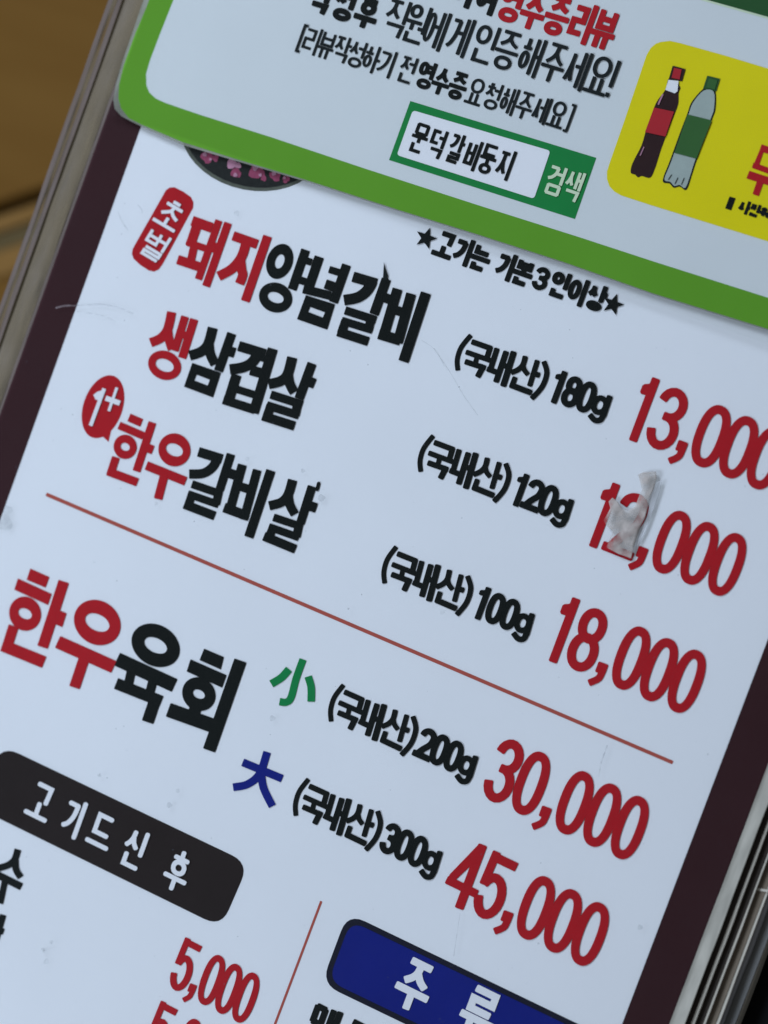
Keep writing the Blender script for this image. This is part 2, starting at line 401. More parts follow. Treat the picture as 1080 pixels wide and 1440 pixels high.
def digit(P, ch, c, hw, hh, w, ex, ey, rnd=0.3):
    """numeral in a box of half sizes hw, hh round c"""
    c = Vector(c); ix = hw - w / 2; iy = hh - w / 2
    def pt(x, y): return c + ex * x + ey * y
    def arc(cx, cy, rx, ry, a0, a1, n=14): return [pt(cx + rx * math.cos(math.radians(a0 + (a1 - a0) * i / n)), cy + ry * math.sin(math.radians(a0 + (a1 - a0) * i / n))) for i in range(n + 1)]
    if ch == '0': P.ring(c, ix, iy, w, ex, ey, 2.35, 44)
    elif ch == '1':
        P.line(w * 0.96, [pt(w * 0.25, -hh), pt(w * 0.25, hh)], rnd)
        P.poly([pt(w * 0.35, -hh * 0.99), pt(w * 0.45, -hh * 0.45), pt(-w * 0.75, -hh * 0.42), pt(-w * 0.92, -hh * 0.47), pt(-w * 0.92, -hh * 0.68), pt(-w * 0.75, -hh * 0.74), pt(-w * 0.30, -hh * 0.80)])
    elif ch == '2':
        a = arc(0, -iy + ix * 1.05, ix, ix * 1.05, 185, 385)
        P.line(w, smooth(a[:-1:2] + [pt(ix * 0.75, -iy * 0.05), pt(-ix * 0.2, iy * 0.5), pt(-ix * 0.85, iy * 0.98)], 3), rnd)
        P.line(w, [pt(-hw, iy), pt(hw, iy)], rnd)
    elif ch == '3':
        r1, r2 = iy * 0.47, iy * 0.53
        P.line(w, arc(0, -iy + r1, ix * 0.95, r1, 190, 440), rnd)
        P.line(w, arc(-ix * 0.02, iy - r2, ix, r2, -80, 172), rnd)
        P.line(w * 0.95, [pt(-ix * 0.35, -iy * 0.06), pt(ix * 0.35, -iy * 0.06)], rnd)
    elif ch == '4':
        x = ix * 0.45
        P.line(w, [pt(x, -hh), pt(x, hh)], rnd)
        P.line(w * 0.92, [pt(-hw * 1.02, hh * 0.40), pt(hw * 1.02, hh * 0.40)], rnd)
        P.poly([pt(x - w * 0.45, -hh), pt(x + w * 0.40, -hh), pt(x + w * 0.40, -hh + w * 0.7), pt(-hw + w * 0.62, hh * 0.40), pt(-hw * 1.02, hh * 0.48), pt(-hw * 1.02, hh * 0.22)])
    elif ch == '5':
        P.line(w, [pt(-ix * 0.95, -iy), pt(hw * 0.92, -iy)], rnd * 0.5)
        P.line(w * 0.92, [pt(-ix * 0.82, -hh), pt(-ix * 0.95, iy * 0.02)], rnd)
        P.line(w, arc(0, iy * 0.33, ix, iy * 0.67, -150, 165, 20), rnd)
    elif ch == '8':
        P.ring(pt(0, -iy * 0.52), ix * 0.90, iy * 0.48, w, ex, ey, 2.1)
        P.ring(pt(0, iy * 0.46), ix, iy * 0.54, w, ex, ey, 2.1)
def words(P, text, c0, c1, W, H, w, space=0.6, rnd=0.35):
    """text with its first character centred on c0 and its last on c1"""
    pos = []; x = 0.0
    for i, ch in enumerate(text):
        if i: x += 1.0
        if ch == ' ': x += space - 1.0
        pos.append(x)
    tot = pos[-1]; c0 = Vector(c0); c1 = Vector(c1)
    for ch, x in zip(text, pos):
        if ch == ' ': continue
        c = c0 + (c1 - c0) * (x / tot)
        draw(P, ch, c, W * (0.84 if ch in '0123456789' else 1), H * (0.9 if ch in '0123456789' else 1), w, rnd=rnd)

# ------------------------------------------------------------------ the setting: floor boards far below, black table under the menu
ZF = -0.735
def px_line(a, b): p, q = at(*a, ZF), at(*b, ZF); return Vector((p.x, p.y)), Vector((q.x, q.y))
g0, g1 = px_line((0, 292), (55, 273))
fd = (g1 - g0).normalized(); fn = Vector((-fd.y, fd.x))               # along the boards / across them, upward in the photo
if fn.dot(Vector((at(0, 100, ZF) - at(0, 292, ZF)).xy)) < 0: fn = -fn
ppm = 1 / (Vector((at(0, 192, ZF) - at(0, 292, ZF)).xy).dot(fn) / 100)  # photo pixels per metre across the boards
floor = bpy.data.objects.new('floor', None)
fm = bpy.data.meshes.new('floor'); fm.from_pydata([(-4, -4, ZF - 0.022), (4, -4, ZF - 0.022), (4, 4, ZF - 0.022), (-4, 4, ZF - 0.022)], [], [(0, 1, 2, 3)])
floor = link('floor', fm, M['wood_dark']); floor['kind'] = 'structure'; floor['label'] = 'brown wooden floor boards far below the table'
def board(u0, u1, material, dz=0.0):
    """board between u0 and u1 photo pixels above the dark joint"""
    a, b = u0 / ppm, u1 / ppm
    pts = [g0 + fd * s + fn * t for s, t in ((-1.6, a), (1.6, a), (1.6, b), (-1.6, b))]
    if (pts[1] - pts[0]).cross(pts[2] - pts[1]) < 0: pts = pts[::-1]
    slab('floor_board', [(p.x, p.y) for p in pts], ZF - 0.0225, ZF + dz, material, floor, 0.0012)
board(9, 330, M['wood']); board(334, 660, M['wood'])
board(-30, -9, M['wood_light'], -0.003)
board(-58, -31, M['wood_grey'], -0.006)
board(-96, -58.6, M['wood_light'], -0.002)
for i in range(4): board(-100 - 320 * (i + 1) + 4, -100 - 320 * i, M['wood'])

ZT = -0.0125
table = empty('table', 'black table the stack of laminated pages lies on', 'table', loc=(0.45, 0, ZF))
slab('tabletop', rect(-0.115 - 0.45, -0.40, 0.70 - 0.45, 0.45), ZT - 0.03 - ZF, ZT - ZF, M['table'], table, 0.002)
for x in (-0.09, 0.65):
    for y in (-0.36, 0.41):
        slab('leg', rect(x - 0.02 - 0.45, y - 0.02, x + 0.02 - 0.45, y + 0.02), 0.0, ZT - 0.0301 - ZF, M['table'], table, 0.002)

# ------------------------------------------------------------------ the laminated pages under the menu
Y0, Y1 = -0.285, 0.262
def bx(px, h, py=1332): return at(px, py, h).x                         # right-hand edges are read along one photo row
def lx(px, h, py=185): return at(px, py, h).x
def page(label, zt, th, xl, xr, paper_mat, films, y0=Y0, y1=Y1, seed=1, wav=0.00012):
    """a laminated page: paper slab from xl to xr, clear margins = [(x0, x1, material)]"""
    t = empty('laminated_page', label, 'menu page', None, ((xl + xr) / 2, y0, zt - th))
    ox, oy, oz = t.location
    slab('paper', wavy_rect(xl - ox, 0.004, xr - ox, y1 - y0 - 0.004, wav * 0.4, seed=seed), 0, th, paper_mat, t)
    for i, (a, b, mm) in enumerate(films):
        slab('film_margin', wavy_rect(a - ox, 0, b - ox, y1 - y0, wav, seed=seed * 7 + i), th * 0.12, th * 0.88, mm, t)
    return t
z = -0.0016
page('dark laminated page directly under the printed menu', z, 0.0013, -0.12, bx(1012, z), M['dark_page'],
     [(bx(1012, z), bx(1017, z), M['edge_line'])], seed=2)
z = -0.0030
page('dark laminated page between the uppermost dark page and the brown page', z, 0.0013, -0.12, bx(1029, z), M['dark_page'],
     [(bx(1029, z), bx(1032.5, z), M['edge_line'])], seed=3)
z = -0.0044
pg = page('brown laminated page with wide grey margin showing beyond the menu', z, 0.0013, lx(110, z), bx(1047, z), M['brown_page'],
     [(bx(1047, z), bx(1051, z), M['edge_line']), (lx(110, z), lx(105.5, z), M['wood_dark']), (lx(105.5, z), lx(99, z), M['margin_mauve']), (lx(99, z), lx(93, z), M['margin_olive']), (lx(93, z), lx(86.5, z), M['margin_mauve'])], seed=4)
a, b = at(1062.5, 1250, z), at(1081, 1253, z)
ox, oy, oz = pg.location
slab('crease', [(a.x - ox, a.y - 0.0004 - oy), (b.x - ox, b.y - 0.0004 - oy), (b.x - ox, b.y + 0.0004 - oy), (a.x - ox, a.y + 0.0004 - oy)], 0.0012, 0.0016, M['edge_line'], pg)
z = -0.0058
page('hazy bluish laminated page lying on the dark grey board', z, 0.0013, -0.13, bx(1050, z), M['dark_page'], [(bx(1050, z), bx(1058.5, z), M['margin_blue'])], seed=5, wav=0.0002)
z = -0.0073
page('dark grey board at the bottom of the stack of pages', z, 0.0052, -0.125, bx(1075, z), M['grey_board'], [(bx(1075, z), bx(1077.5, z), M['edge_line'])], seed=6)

# ------------------------------------------------------------------ the printed menu page
menu = empty('menu_page', 'white printed price menu page with maroon border under clear laminate', 'menu page', None, (0, Y0, -0.0015))
OFF = Matrix.Translation((0, -Y0, 0.0015))
XL, XR = -0.1667, 0.1633
PXL, PXR = -0.1505, 0.1483
PANEL_BOTTOM = Y0 + 0.022
def mslab(name, outline, z0, z1, mm, parent=menu, bevel=0.0):
    return slab(name, [(x, y - Y0) for x, y in outline], z0 + 0.0015, z1 + 0.0015, mm, parent, bevel)
mslab('border', rect(XL, Y0 + 0.005, XR, Y1 - 0.005), -0.0010, 0.0, M['maroon'])
mslab('white_panel', rect(PXL, PANEL_BOTTOM, PXR, Y1 - 0.022), 0.00002, 0.00006, M['paper'])
xl_out = lx(109.5, 0)
mslab('film_margin', wavy_rect(xl_out, Y0, lx(137.5, 0), Y1, 0.0002, seed=11), -0.0008, -0.0001, M['margin_olive'])
mslab('film_margin', wavy_rect(lx(137.5, 0), Y0, XL, Y1, 0.00008, seed=12), -0.0009, -0.0001, M['margin_mauve'])
xr_out = bx(1003.5, 0)
mslab('film_margin', wavy_rect(XR, Y0, xr_out, Y1, 0.00014, seed=13), -0.0009, -0.0001, M['margin_light'])
# clear laminate over the whole print
def sheet(name, x0, y0, x1, y1, z, mm, parent, amp, seed, nx=24, ny=36):
    r = random.Random(seed); ph = [r.uniform(0, 6.28) for _ in range(6)]
    v = []; f = []
    for j in range(ny + 1):
        for i in range(nx + 1):
            x = x0 + (x1 - x0) * i / nx; y = y0 + (y1 - y0) * j / ny
            v.append((x, y, z + amp * (math.sin(x * 31 + ph[0] + y * 9) + math.sin(y * 27 + ph[1]) + 0.5 * math.sin(x * 70 + y * 55 + ph[2]))))
    for j in range(ny):
        for i in range(nx):
            a = j * (nx + 1) + i; f.append((a, a + 1, a + nx + 2, a + nx + 1))
    me = bpy.data.meshes.new(name); me.from_pydata(v, [], f); me.update()
    me.polygons.foreach_set('use_smooth', [True] * len(f))
    return link(name, me, mm, parent)
FILM_Z = 0.0008
fl = sheet('clear_film', XL, Y0 + 0.001, XR, Y1 - 0.001, FILM_Z, M['film'], menu, 0.00006, 3)
fl.matrix_local = OFF @ fl.matrix_local

T1, T2, T3 = 0.00012, 0.00022, 0.0004        # print layers on the page
def done(P, name, mm, parent=menu, label=None):
    o = P.build(name, M[mm], parent); o.matrix_local = OFF if parent is menu else o.matrix_local
    if label: o['label'] = label
    return o

# --- first dish line
P = Print(T2); Z = Zoom(P, 160, 250, 4.5, 1.1)
Z.line(58, (498, 273), (618, 316)); Z.line(56, (540, 262), (482, 430)); Z.line(40, (468, 410), (590, 450))
Z.line(46, (508, 430), (485, 535)); Z.line(54, (406, 518), (560, 570))
Z.line(42, (664, 272), (535, 640)); Z.line(46, (722, 288), (584, 684)); Z.line(60, (630, 440), (660, 450))
Z.line(54, (757, 368), (905, 420)); Z.curve(56, (838, 405), (808, 500), (748, 575), (665, 622)); Z.curve(54, (800, 500), (808, 580), (815, 615), (796, 668)); Z.line(52, (972, 372), (832, 778))
done(P, 'lettering', 'red', label='red lettering 돼지')
P = Print(T2); Z = Zoom(P, 360, 310, 3.857, 1.13)
Z.donut(128, 222, 70, 98, 24, 40); Z.donut(106, 418, 92, 80, 45, 28)
Z.line(44, (268, 162), (196, 372)); Z.line(34, (255, 212), (300, 227)); Z.line(36, (222, 318), (268, 333))
Z.line(46, (342, 200), (278, 388)); Z.line(42, (258, 372), (402, 408))
Z.line(44, (490, 243), (420, 442)); Z.line(34, (398, 266), (475, 290)); Z.line(46, (378, 345), (450, 370))
Z.box(((270, 405), (428, 455), (385, 592), (222, 535)), ((293, 468), (374, 498), (362, 527), (282, 496)))
Z.line(50, (528, 306), (650, 342)); Z.curve(52, (630, 330), (600, 382), (550, 418), (480, 432))
Z.line(46, (706, 320), (640, 506)); Z.line(46, (680, 412), (724, 428))
Z.line(40, (485, 488), (648, 540)); Z.line(38, (466, 544), (630, 594)); Z.line(44, (445, 604), (606, 656)); Z.line(42, (625, 522), (610, 590)); Z.line(42, (485, 545), (462, 612))
Z.line(48, (766, 374), (690, 630)); Z.line(48, (840, 400), (768, 660)); Z.line(44, (745, 482), (812, 504)); Z.line(50, (668, 616), (780, 650))
Z.line(50, (920, 396), (800, 762))
Z.line(30, (716, 318), (690, 330))
done(P, 'lettering', 'black', label='black lettering 양념갈비')
# --- second dish line
P = Print(T2); Z = Zoom(P, 180, 420, 3.6, 1.12)
Z.curve(42, (220, 70), (200, 155), (165, 200), (116, 222)); Z.curve(40, (200, 150), (208, 210), (222, 255)); Z.line(36, (288, 92), (236, 262)); Z.line(38, (334, 106), (274, 298)); Z.line(34, (270, 180), (310, 193))
Z.donut(185, 337, 86, 72, 48, 31)
done(P, 'lettering', 'red', label='red lettering 생')
P = Print(T2); Z = Zoom(P, 180, 420, 3.6, 1.12)
Z.curve(46, (428, 150), (405, 230), (370, 268), (314, 288)); Z.curve(44, (408, 220), (416, 280), (440, 330)); Z.line(42, (524, 178), (458, 364)); Z.line(46, (500, 262), (538, 274))
Z.box(((325, 325), (470, 375), (430, 500), (283, 445)), ((347, 384), (414, 410), (403, 440), (335, 414)))
Z.line(46, (562, 240), (692, 280)); Z.curve(48, (662, 270), (628, 322), (580, 348), (518, 358)); Z.line(46, (732, 256), (636, 576)); Z.line(30, (660, 295), (720, 314)); Z.line(46, (622, 362), (690, 382))
Z.line(46, (548, 388), (504, 530)); Z.line(34, (530, 452), (670, 496)); Z.line(40, (484, 512), (640, 562))
Z.curve(46, (830, 300), (806, 385), (770, 418), (714, 432)); Z.curve(44, (808, 375), (818, 430), (840, 472)); Z.line(42, (930, 330), (866, 504)); Z.line(46, (905, 415), (942, 430))
Z.line(38, (724, 486), (880, 536)); Z.line(38, (704, 540), (862, 590)); Z.line(42, (683, 594), (840, 644)); Z.line(40, (860, 520), (846, 590)); Z.line(40, (722, 540), (700, 606))
done(P, 'lettering', 'black', label='black lettering 삼겹살')
# --- third dish line
P = Print(T2); Z = Zoom(P, 90, 500, 5.143, 1.04)
Z.poly((480, 420), (572, 460), (550, 514), (458, 475)); Z.line(54, (400, 506), (572, 580)); Z.donut(442, 660, 85, 87, 34, 28); Z.line(56, (638, 486), (524, 834)); Z.line(62, (592, 664), (640, 682)); Z.line(56, (374, 738), (334, 862)); Z.line(58, (318, 838), (528, 916))
Z.donut(798, 682, 118, 118, 64, 44); Z.line(62, (598, 796), (876, 908)); Z.line(60, (728, 850), (680, 1034))
done(P, 'lettering', 'red', label='red lettering 한우 of the third dish')
P = Print(T2); Z = Zoom(P, 240, 600, 4.5, 1.1)
Z.line(56, (178, 160), (322, 204)); Z.curve(54, (300, 190), (265, 255), (205, 295), (120, 300)); Z.line(50, (380, 176), (310, 398)); Z.line(56, (352, 288), (405, 306))
Z.line(46, (136, 364), (322, 428)); Z.line(44, (110, 426), (300, 492)); Z.line(52, (88, 492), (276, 564)); Z.line(48, (304, 410), (286, 490)); Z.line(48, (134, 430), (106, 510))
Z.line(52, (452, 243), (370, 540)); Z.line(50, (546, 276), (462, 586)); Z.line(50, (425, 374), (520, 404)); Z.line(56, (340, 512), (476, 562)); Z.line(54, (632, 280), (494, 696))
Z.curve(54, (770, 340), (742, 430), (700, 478), (626, 500)); Z.curve(52, (742, 420), (752, 490), (784, 552)); Z.line(50, (893, 380), (820, 610)); Z.line(56, (870, 498), (918, 514))
Z.line(44, (652, 574), (832, 634)); Z.line(44, (622, 634), (808, 700)); Z.line(52, (592, 694), (786, 774)); Z.line(48, (812, 615), (795, 695)); Z.line(48, (648, 636), (614, 712))
Z.line(20, (936, 358), (926, 398), r=0.9)
done(P, 'lettering', 'black', label='black lettering 갈비살')
# --- raw beef line, larger
P = Print(T2); Z = Zoom(P, 0, 780, 5.4, 1.04)
Z.poly((230, 105), (375, 170), (345, 250), (202, 190)); Z.poly((135, 180), (392, 298), (364, 382), (108, 265)); Z.donut(190, 448, 125, 127, 54, 38); Z.line(80, (482, 208), (324, 698)); Z.poly((440, 418), (505, 445), (472, 550), (405, 522)); Z.line(76, (102, 545), (48, 715)); Z.line(88, (22, 690), (330, 815))
Z.donut(738, 515, 185, 165, 98, 62); Z.line(94, (442, 664), (858, 850)); Z.line(80, (644, 770), (566, 1004))
done(P, 'lettering', 'red', label='large red lettering 한우')
P = Print(T2); Z = Zoom(P, 140, 860, 4.696, 1.05)
Z.donut(370, 223, 168, 135, 80, 47); Z.line(88, (120, 316), (490, 486)); Z.line(58, (212, 380), (190, 480)); Z.line(58, (356, 440), (330, 540)); Z.line(72, (112, 476), (404, 592)); Z.line(76, (374, 560), (318, 726))
Z.poly((690, 245), (820, 300), (800, 382), (660, 320)); Z.poly((600, 315), (838, 420), (808, 502), (575, 395)); Z.donut(655, 545, 114, 108, 42, 28); Z.line(76, (640, 610), (612, 710)); Z.line(90, (458, 650), (765, 760)); Z.line(80, (928, 328), (724, 912))
done(P, 'lettering', 'black', label='large black lettering 육회')
# --- badges
P = Print(T1); Z = Zoom(P, 160, 250, 4.5)
Z.poly((330, 78), (352, 62), (385, 60), (440, 88), (488, 122), (504, 155), (502, 190), (310, 545), (285, 580), (255, 594), (220, 586), (165, 550), (125, 512), (114, 480), (120, 448))
P.k += 3
badge = done(P, 'badge', 'red', label='red upright rounded badge')
P = Print(T3); Z = Zoom(P, 160, 250, 4.5)
e1, e2 = Vector((0.86, 0.51)), Vector((-0.53, 0.85))
draw(P, '초', Z.pt((358, 232)), 34, 40, 4.8, e1, e2); draw(P, '벌', Z.pt((258, 428)), 32, 40, 4.4, e1, e2)
done(P, 'lettering', 'white', label='white lettering 초벌')
P = Print(T1); Z = Zoom(P, 90, 500, 5.143, 1.04)
a = math.radians(19); e1 = Vector((math.cos(a), math.sin(a))); e2 = Vector((-math.sin(a), math.cos(a)))
P.ellipse(Z.pt((282, 370)), 142 / 5.143, 236 / 5.143, e1, e2); Z.poly((262, 570), (322, 624), (340, 545), (330, 500))
done(P, 'badge', 'red', label='red speech bubble badge')
P = Print(T3); Z = Zoom(P, 90, 500, 5.143, 1.04)
Z.line(27, (290, 240), (192, 506)); Z.poly((212, 285), (240, 262), (265, 255), (292, 238), (262, 325), (228, 318)); Z.line(36, (303, 308), (402, 344)); Z.line(20, (382, 232), (324, 400))
done(P, 'lettering', 'white', label='white mark 1+')
# --- origin and weight notes: one drawing, set into each row by three points
REF = [Vector((175, 95)), Vector((100, 290)), Vector((990, 460))]
def note(zo, top, bottom, gtop, digits):
    P = Print(T2)
    o = Vector(zo[:2]); s = zo[2]
    A, B, C = [o + Vector(p) / s for p in (top, bottom, gtop)]
    u, v = REF[1] - REF[0], REF[2] - REF[0]
    det = u.x * v.y - u.y * v.x
    def tr(p):
        d = Vector(p) - REF[0]
        a = (d.x * v.y - d.y * v.x) / det; b = (u.x * d.y - u.y * d.x) / det
        return A + (B - A) * a + (C - A) * b
    k = (C - A).length / v.length
    def ln(w, *pts): P.line(w * k * 1.08, [tr(p) for p in pts], 0.4)
    def cv(w, *pts): P.line(w * k * 1.06, smooth([tr(p) for p in pts]), 0.4)
    cv(27, (172, 92), (118, 160), (95, 230), (98, 290))
    ln(30, (184, 128), (292, 166)); ln(30, (288, 158), (268, 222)); ln(28, (150, 188), (288, 236)); ln(26, (212, 210), (200, 252)); ln(30, (145, 244), (255, 280)); ln(32, (248, 268), (216, 328))
    ln(30, (326, 170), (288, 290)); ln(30, (274, 286), (348, 314)); ln(32, (380, 188), (322, 358)); ln(34, (424, 190), (364, 382)); ln(30, (355, 262), (395, 274))
    cv(30, (492, 216), (478, 262), (450, 290), (414, 306)); cv(28, (478, 258), (486, 290), (506, 316)); ln(28, (562, 240), (518, 382)); ln(30, (538, 312), (572, 322)); ln(28, (432, 338), (412, 388)); ln(32, (408, 380), (524, 424))
    cv(29, (602, 246), (618, 310), (590, 390), (532, 456))
    ex, ey = frame(*tr((765, 420)), P.h)
    cells = {0: (680, 390), 1: (765, 420), 2: (850, 450)}
    for i, ch in enumerate(digits):
        cx, cy = cells[i]
        if ch == '1': cx += 2
        digit(P, ch, tr((cx, cy)), 52 * k, 94 * k, 37 * k, ex, ey)
    c = tr((928, 498)); P.ring(c, 34 * k, 42 * k, 33 * k, ex, ey, 2.2)
    ln(32, (986, 448), (948, 560)); cv(32, (950, 550), (930, 584), (898, 584), (872, 556))
    done(P, 'lettering', 'black', label='black note of origin and weight, ' + digits + 'g')
note((620, 450, 4.154), (175, 95), (100, 290), (990, 460), '180')
note((560, 600, 3.857), (190, 55), (123, 240), (942, 412), '120')
note((520, 750, 4.154), (155, 85), (88, 288), (952, 487), '100')
note((310, 910, 2.919), (505, 160), (455, 302), (1050, 460), '200')
note((310, 1030, 3.273), (405, 220), (348, 380), (1013, 562), '300')
# --- prices
def price(zo, z1, z3, text, hw, hh, w):
    P = Print(T2); o = Vector(zo[:2]); s = zo[2]
    A = o + Vector(z1) / s; B = o + Vector(z3) / s; adv = (B - A) / 2
    ex, ey = frame(*A, P.h); exa = adv.normalized()
    head, tail = text.split(',')
    offs = [-2.5 if head[0] == '1' else -2.57, -1.58] if len(head) == 2 else [-1.6]
    for ch, x in zip(head, offs):
        c = A + adv * (x + (0.02 if ch == '1' else 0))
        digit(P, ch, c, hw * (1 if ch != '3' else 0.98), hh, w, exa, ey)
    def cp(x, y): return A + adv * x + ey * (y * hh)
    P.line(w * 1.15, smooth([cp(-0.80, 0.50), cp(-0.80, 0.76)]), 0.25)
    P.line(w * 0.78, smooth([cp(-0.75, 0.70), cp(-0.78, 0.95), cp(-1.0, 1.17)]), 0.4)
    for i, ch in enumerate(tail): digit(P, ch, A + adv * i, hw, hh, w, exa, ey)
    done(P, 'price_lettering', 'red', label='red price ' + text)
price((860, 510, 4.909), (686, 508), (1068, 660), '13,000', 22.6, 45.5, 12.6)
price((810, 640, 4.0), (537, 490), (850, 615), '12,000', 21.4, 46, 12.6)
price((750, 820, 4.0), (550, 422), (862, 552), '18,000', 21.6, 46.2, 12.9)
price((660, 1020, 4.0), (592, 436), (902, 575), '30,000', 21.6, 46.2, 12.9)
price((600, 1170, 3.857), (592, 412), (885, 553), '45,000', 21.9, 46.2, 12.9)
price((180, 1280, 4.5), (528, 442), (745, 553), '5,000', 14.8, 36.5, 9.3)
price((180, 1280, 4.5), (378, 846), (600, 960), '5,000', 14.8, 36.5, 9.3)
# --- Chinese size marks
P = Print(T2); Z = Zoom(P, 310, 910, 2.919)
Z.curve(30, (338, 52), (310, 130), (290, 205), (270, 226), (244, 224)); Z.curve(32, (280, 92), (250, 125), (210, 150)); Z.curve(31, (360, 122), (372, 165), (372, 222))
done(P, 'lettering', 'green', label='green character 小')
P = Print(T2); Z = Zoom(P, 310, 1030, 3.273)
Z.line(36, (104, 138), (282, 212)); Z.curve(36, (214, 92), (180, 190), (125, 238), (60, 252)); Z.curve(36, (186, 180), (198, 255), (238, 338))
done(P, 'lettering', 'navy', label='navy character 大')
# --- rules
P = Print(T1); P.line(5.2, [(66, 695.5), (945, 1072)], 0.5); done(P, 'divider_line', 'rule', label='thin red divider line')
P = Print(T1); P.line(3.4, [(451.5, 1268), (366, 1495)], 0.5); done(P, 'column_line', 'rule', label='thin red upright column line')
# --- heading pills at the foot
def pill(pts, h, name, mm, label):
    P = Print(h); P.poly(pts); return done(P, name, mm, label=label)
def round_quad(q, r, n=6):
    out = []; q = [Vector(p) for p in q]
    for i in range(4):
        p = q[i]; a = (q[i - 1] - p).normalized(); b = (q[(i + 1) % 4] - p).normalized()
        s, e = p + a * r, p + b * r
        for j in range(n + 1):
            t = j / n; out.append(s * (1 - t) ** 2 + p * 2 * t * (1 - t) + e * t * t)
    return out
pill(round_quad([(2, 1048), (350, 1214), (311, 1304), (-36, 1134)], 27), T1, 'heading_pill', 'brownblack', 'rounded black heading pill')
P = Print(T3)
for ch, c in zip('고기드신후', ((57, 1127), (103, 1150), (142, 1170), (188, 1194), (250, 1224))): draw(P, ch, c, 27 if ch == '기' else 30, 54 if ch in '신후' else 50, 6.6, rnd=0.8)
done(P, 'lettering', 'white', label='white lettering 고기드신 후')
ex, ey = frame(620, 1380)
tl = Vector((489, 1284)); exb = (Vector((796, 1434)) - Vector((501, 1292))).normalized()
w_, h_ = 400, 106
pill(round_quad([tl, tl + exb * w_, tl + exb * w_ + ey * h_, tl + ey * h_], 27), T1, 'heading_pill', 'navy_rim', 'rounded navy heading pill')
t2 = tl + exb * 8 + ey * 8
pill(round_quad([t2, t2 + exb * (w_ - 16), t2 + exb * (w_ - 16) + ey * (h_ - 16), t2 + ey * (h_ - 16)], 22), T2, 'heading_pill_fill', 'navy', 'navy fill of the heading pill')
P = Print(T3); draw(P, '주', (583, 1385), 47, 70, 10.5); draw(P, '류', (674, 1424), 47, 70, 10.5)
done(P, 'lettering', 'white', label='white lettering 주 류')
for ch, c in (('맥', (453, 1446)), ('주', (500, 1468))):
    P = Print(T2); draw(P, ch, c, 42, 62, 9); done(P, 'lettering', 'black', label='black letter cut off under the navy pill')
P = Print(T2); Z = Zoom(P, 0, 1160, 5.142)
Z.curve(50, (128, 180), (105, 250), (60, 290), (-10, 312)); Z.curve(50, (110, 250), (115, 320), (148, 378)); Z.line(54, (-110, 315), (152, 446)); Z.line(46, (36, 400), (0, 566))
done(P, 'lettering', 'black', label='black letter cut off at the foot')
P = Print(T2); Z = Zoom(P, 0, 1160, 5.142)
Z.line(46, (22, 652), (-28, 830)); Z.line(44, (-10, 760), (24, 772))
done(P, 'lettering', 'black', label='black letter below it, cut off')
# --- star line
P = Print(T2)
words(P, '고기는 기본3인이상', (625, 344.5), (837, 418.5), 26, 37, 7.2, 0.35)
for c in ((599, 335), (862, 428)): ex, ey = frame(*c); star(P, c, 16, ex, ey)
done(P, 'lettering', 'black', label='small black lettering between two stars')
# --- photo of a meat plate, half under the promotion card
ex, ey = frame(350, 215)
def arc_poly(c, rx, ry): return c, rx, ry
P = Print(T1); P.ellipse((357, 190), 104, 78, Vector((0.98, 0.19)), Vector((-0.19, 0.98))); done(P, 'plate_rim_print', 'plate_rim', label='grey rim of the printed plate')
P = Print(T2); P.ellipse((357.5, 189), 100, 74, Vector((0.98, 0.19)), Vector((-0.19, 0.98))); done(P, 'plate_print', 'plate', label='dark printed plate')
r = random.Random(5)
def blob(P, c, rad):
    n = 14; ph = r.uniform(0, 6)
    P.poly([Vector(c) + Vector((math.cos(2 * math.pi * i / n), math.sin(2 * math.pi * i / n))) * rad * (1 + 0.13 * math.sin(3 * 2 * math.pi * i / n + ph) + r.uniform(-0.12, 0.12)) for i in range(n)])
P = Print(T2 + 0.00003)
for c, q in (((291, 221), 8), ((303, 222), 5), ((332, 243), 7), ((361, 241), 11), ((387, 247), 8), ((402, 252), 5), ((298, 210), 6), ((371, 251), 4)): blob(P, c, q)
done(P, 'meat_print', 'meat', label='pink printed meat')
P = Print(T3)
for c, q in (((326, 230), 7), ((335, 233), 4), ((359, 236), 4), ((288, 217), 3), ((385, 244), 3), ((366, 246), 2.5), ((296, 224), 2), ((331, 246), 3), ((400, 250), 2)): blob(P, c, q)
done(P, 'meat_print', 'meat_pale', label='pale pink printed meat')
# --- ink specks, scuffs and scratches
P = Print(T3); Z = Zoom(P, 360, 310, 3.857, 1.13)
Z.poly((694, 225), (702, 260), (716, 300), (708, 325), (688, 322)); done(P, 'ink_smear', 'grey_black', label='black ink smear above the lettering')
SC = FILM_Z + 0.0003
def scratch(w, pts, mm='scuff'):
    P = Print(SC); P.line(w, smooth([Vector(p) for p in pts])); done(P, 'scratch', mm)
scratch(1.6, ((106, 430), (140, 428), (165, 432), (188, 441))); scratch(1.4, ((108, 438), (140, 443), (163, 452)))
scratch(1.3, ((610, 490), (632, 522), (652, 556), (672, 584)), 'scuff_light'); scratch(1.3, ((592, 478), (612, 492), (625, 515)), 'scuff_light')
scratch(2.0, ((854, 1048), (845, 1074))); scratch(1.4, ((845, 1074), (842, 1092)), 'scuff_light')
scratch(1.3, ((647, 1284), (638, 1345)), 'scuff_light')
scratch(1.5, ((166, 298), (172, 312), (180, 324)), 'scuff_light'); scratch(1.2, ((194, 288), (200, 296), (199, 300)), 'scuff_light')
scratch(2.0, ((78, 433), (92, 430), (106, 430)), 'scuff_pale')
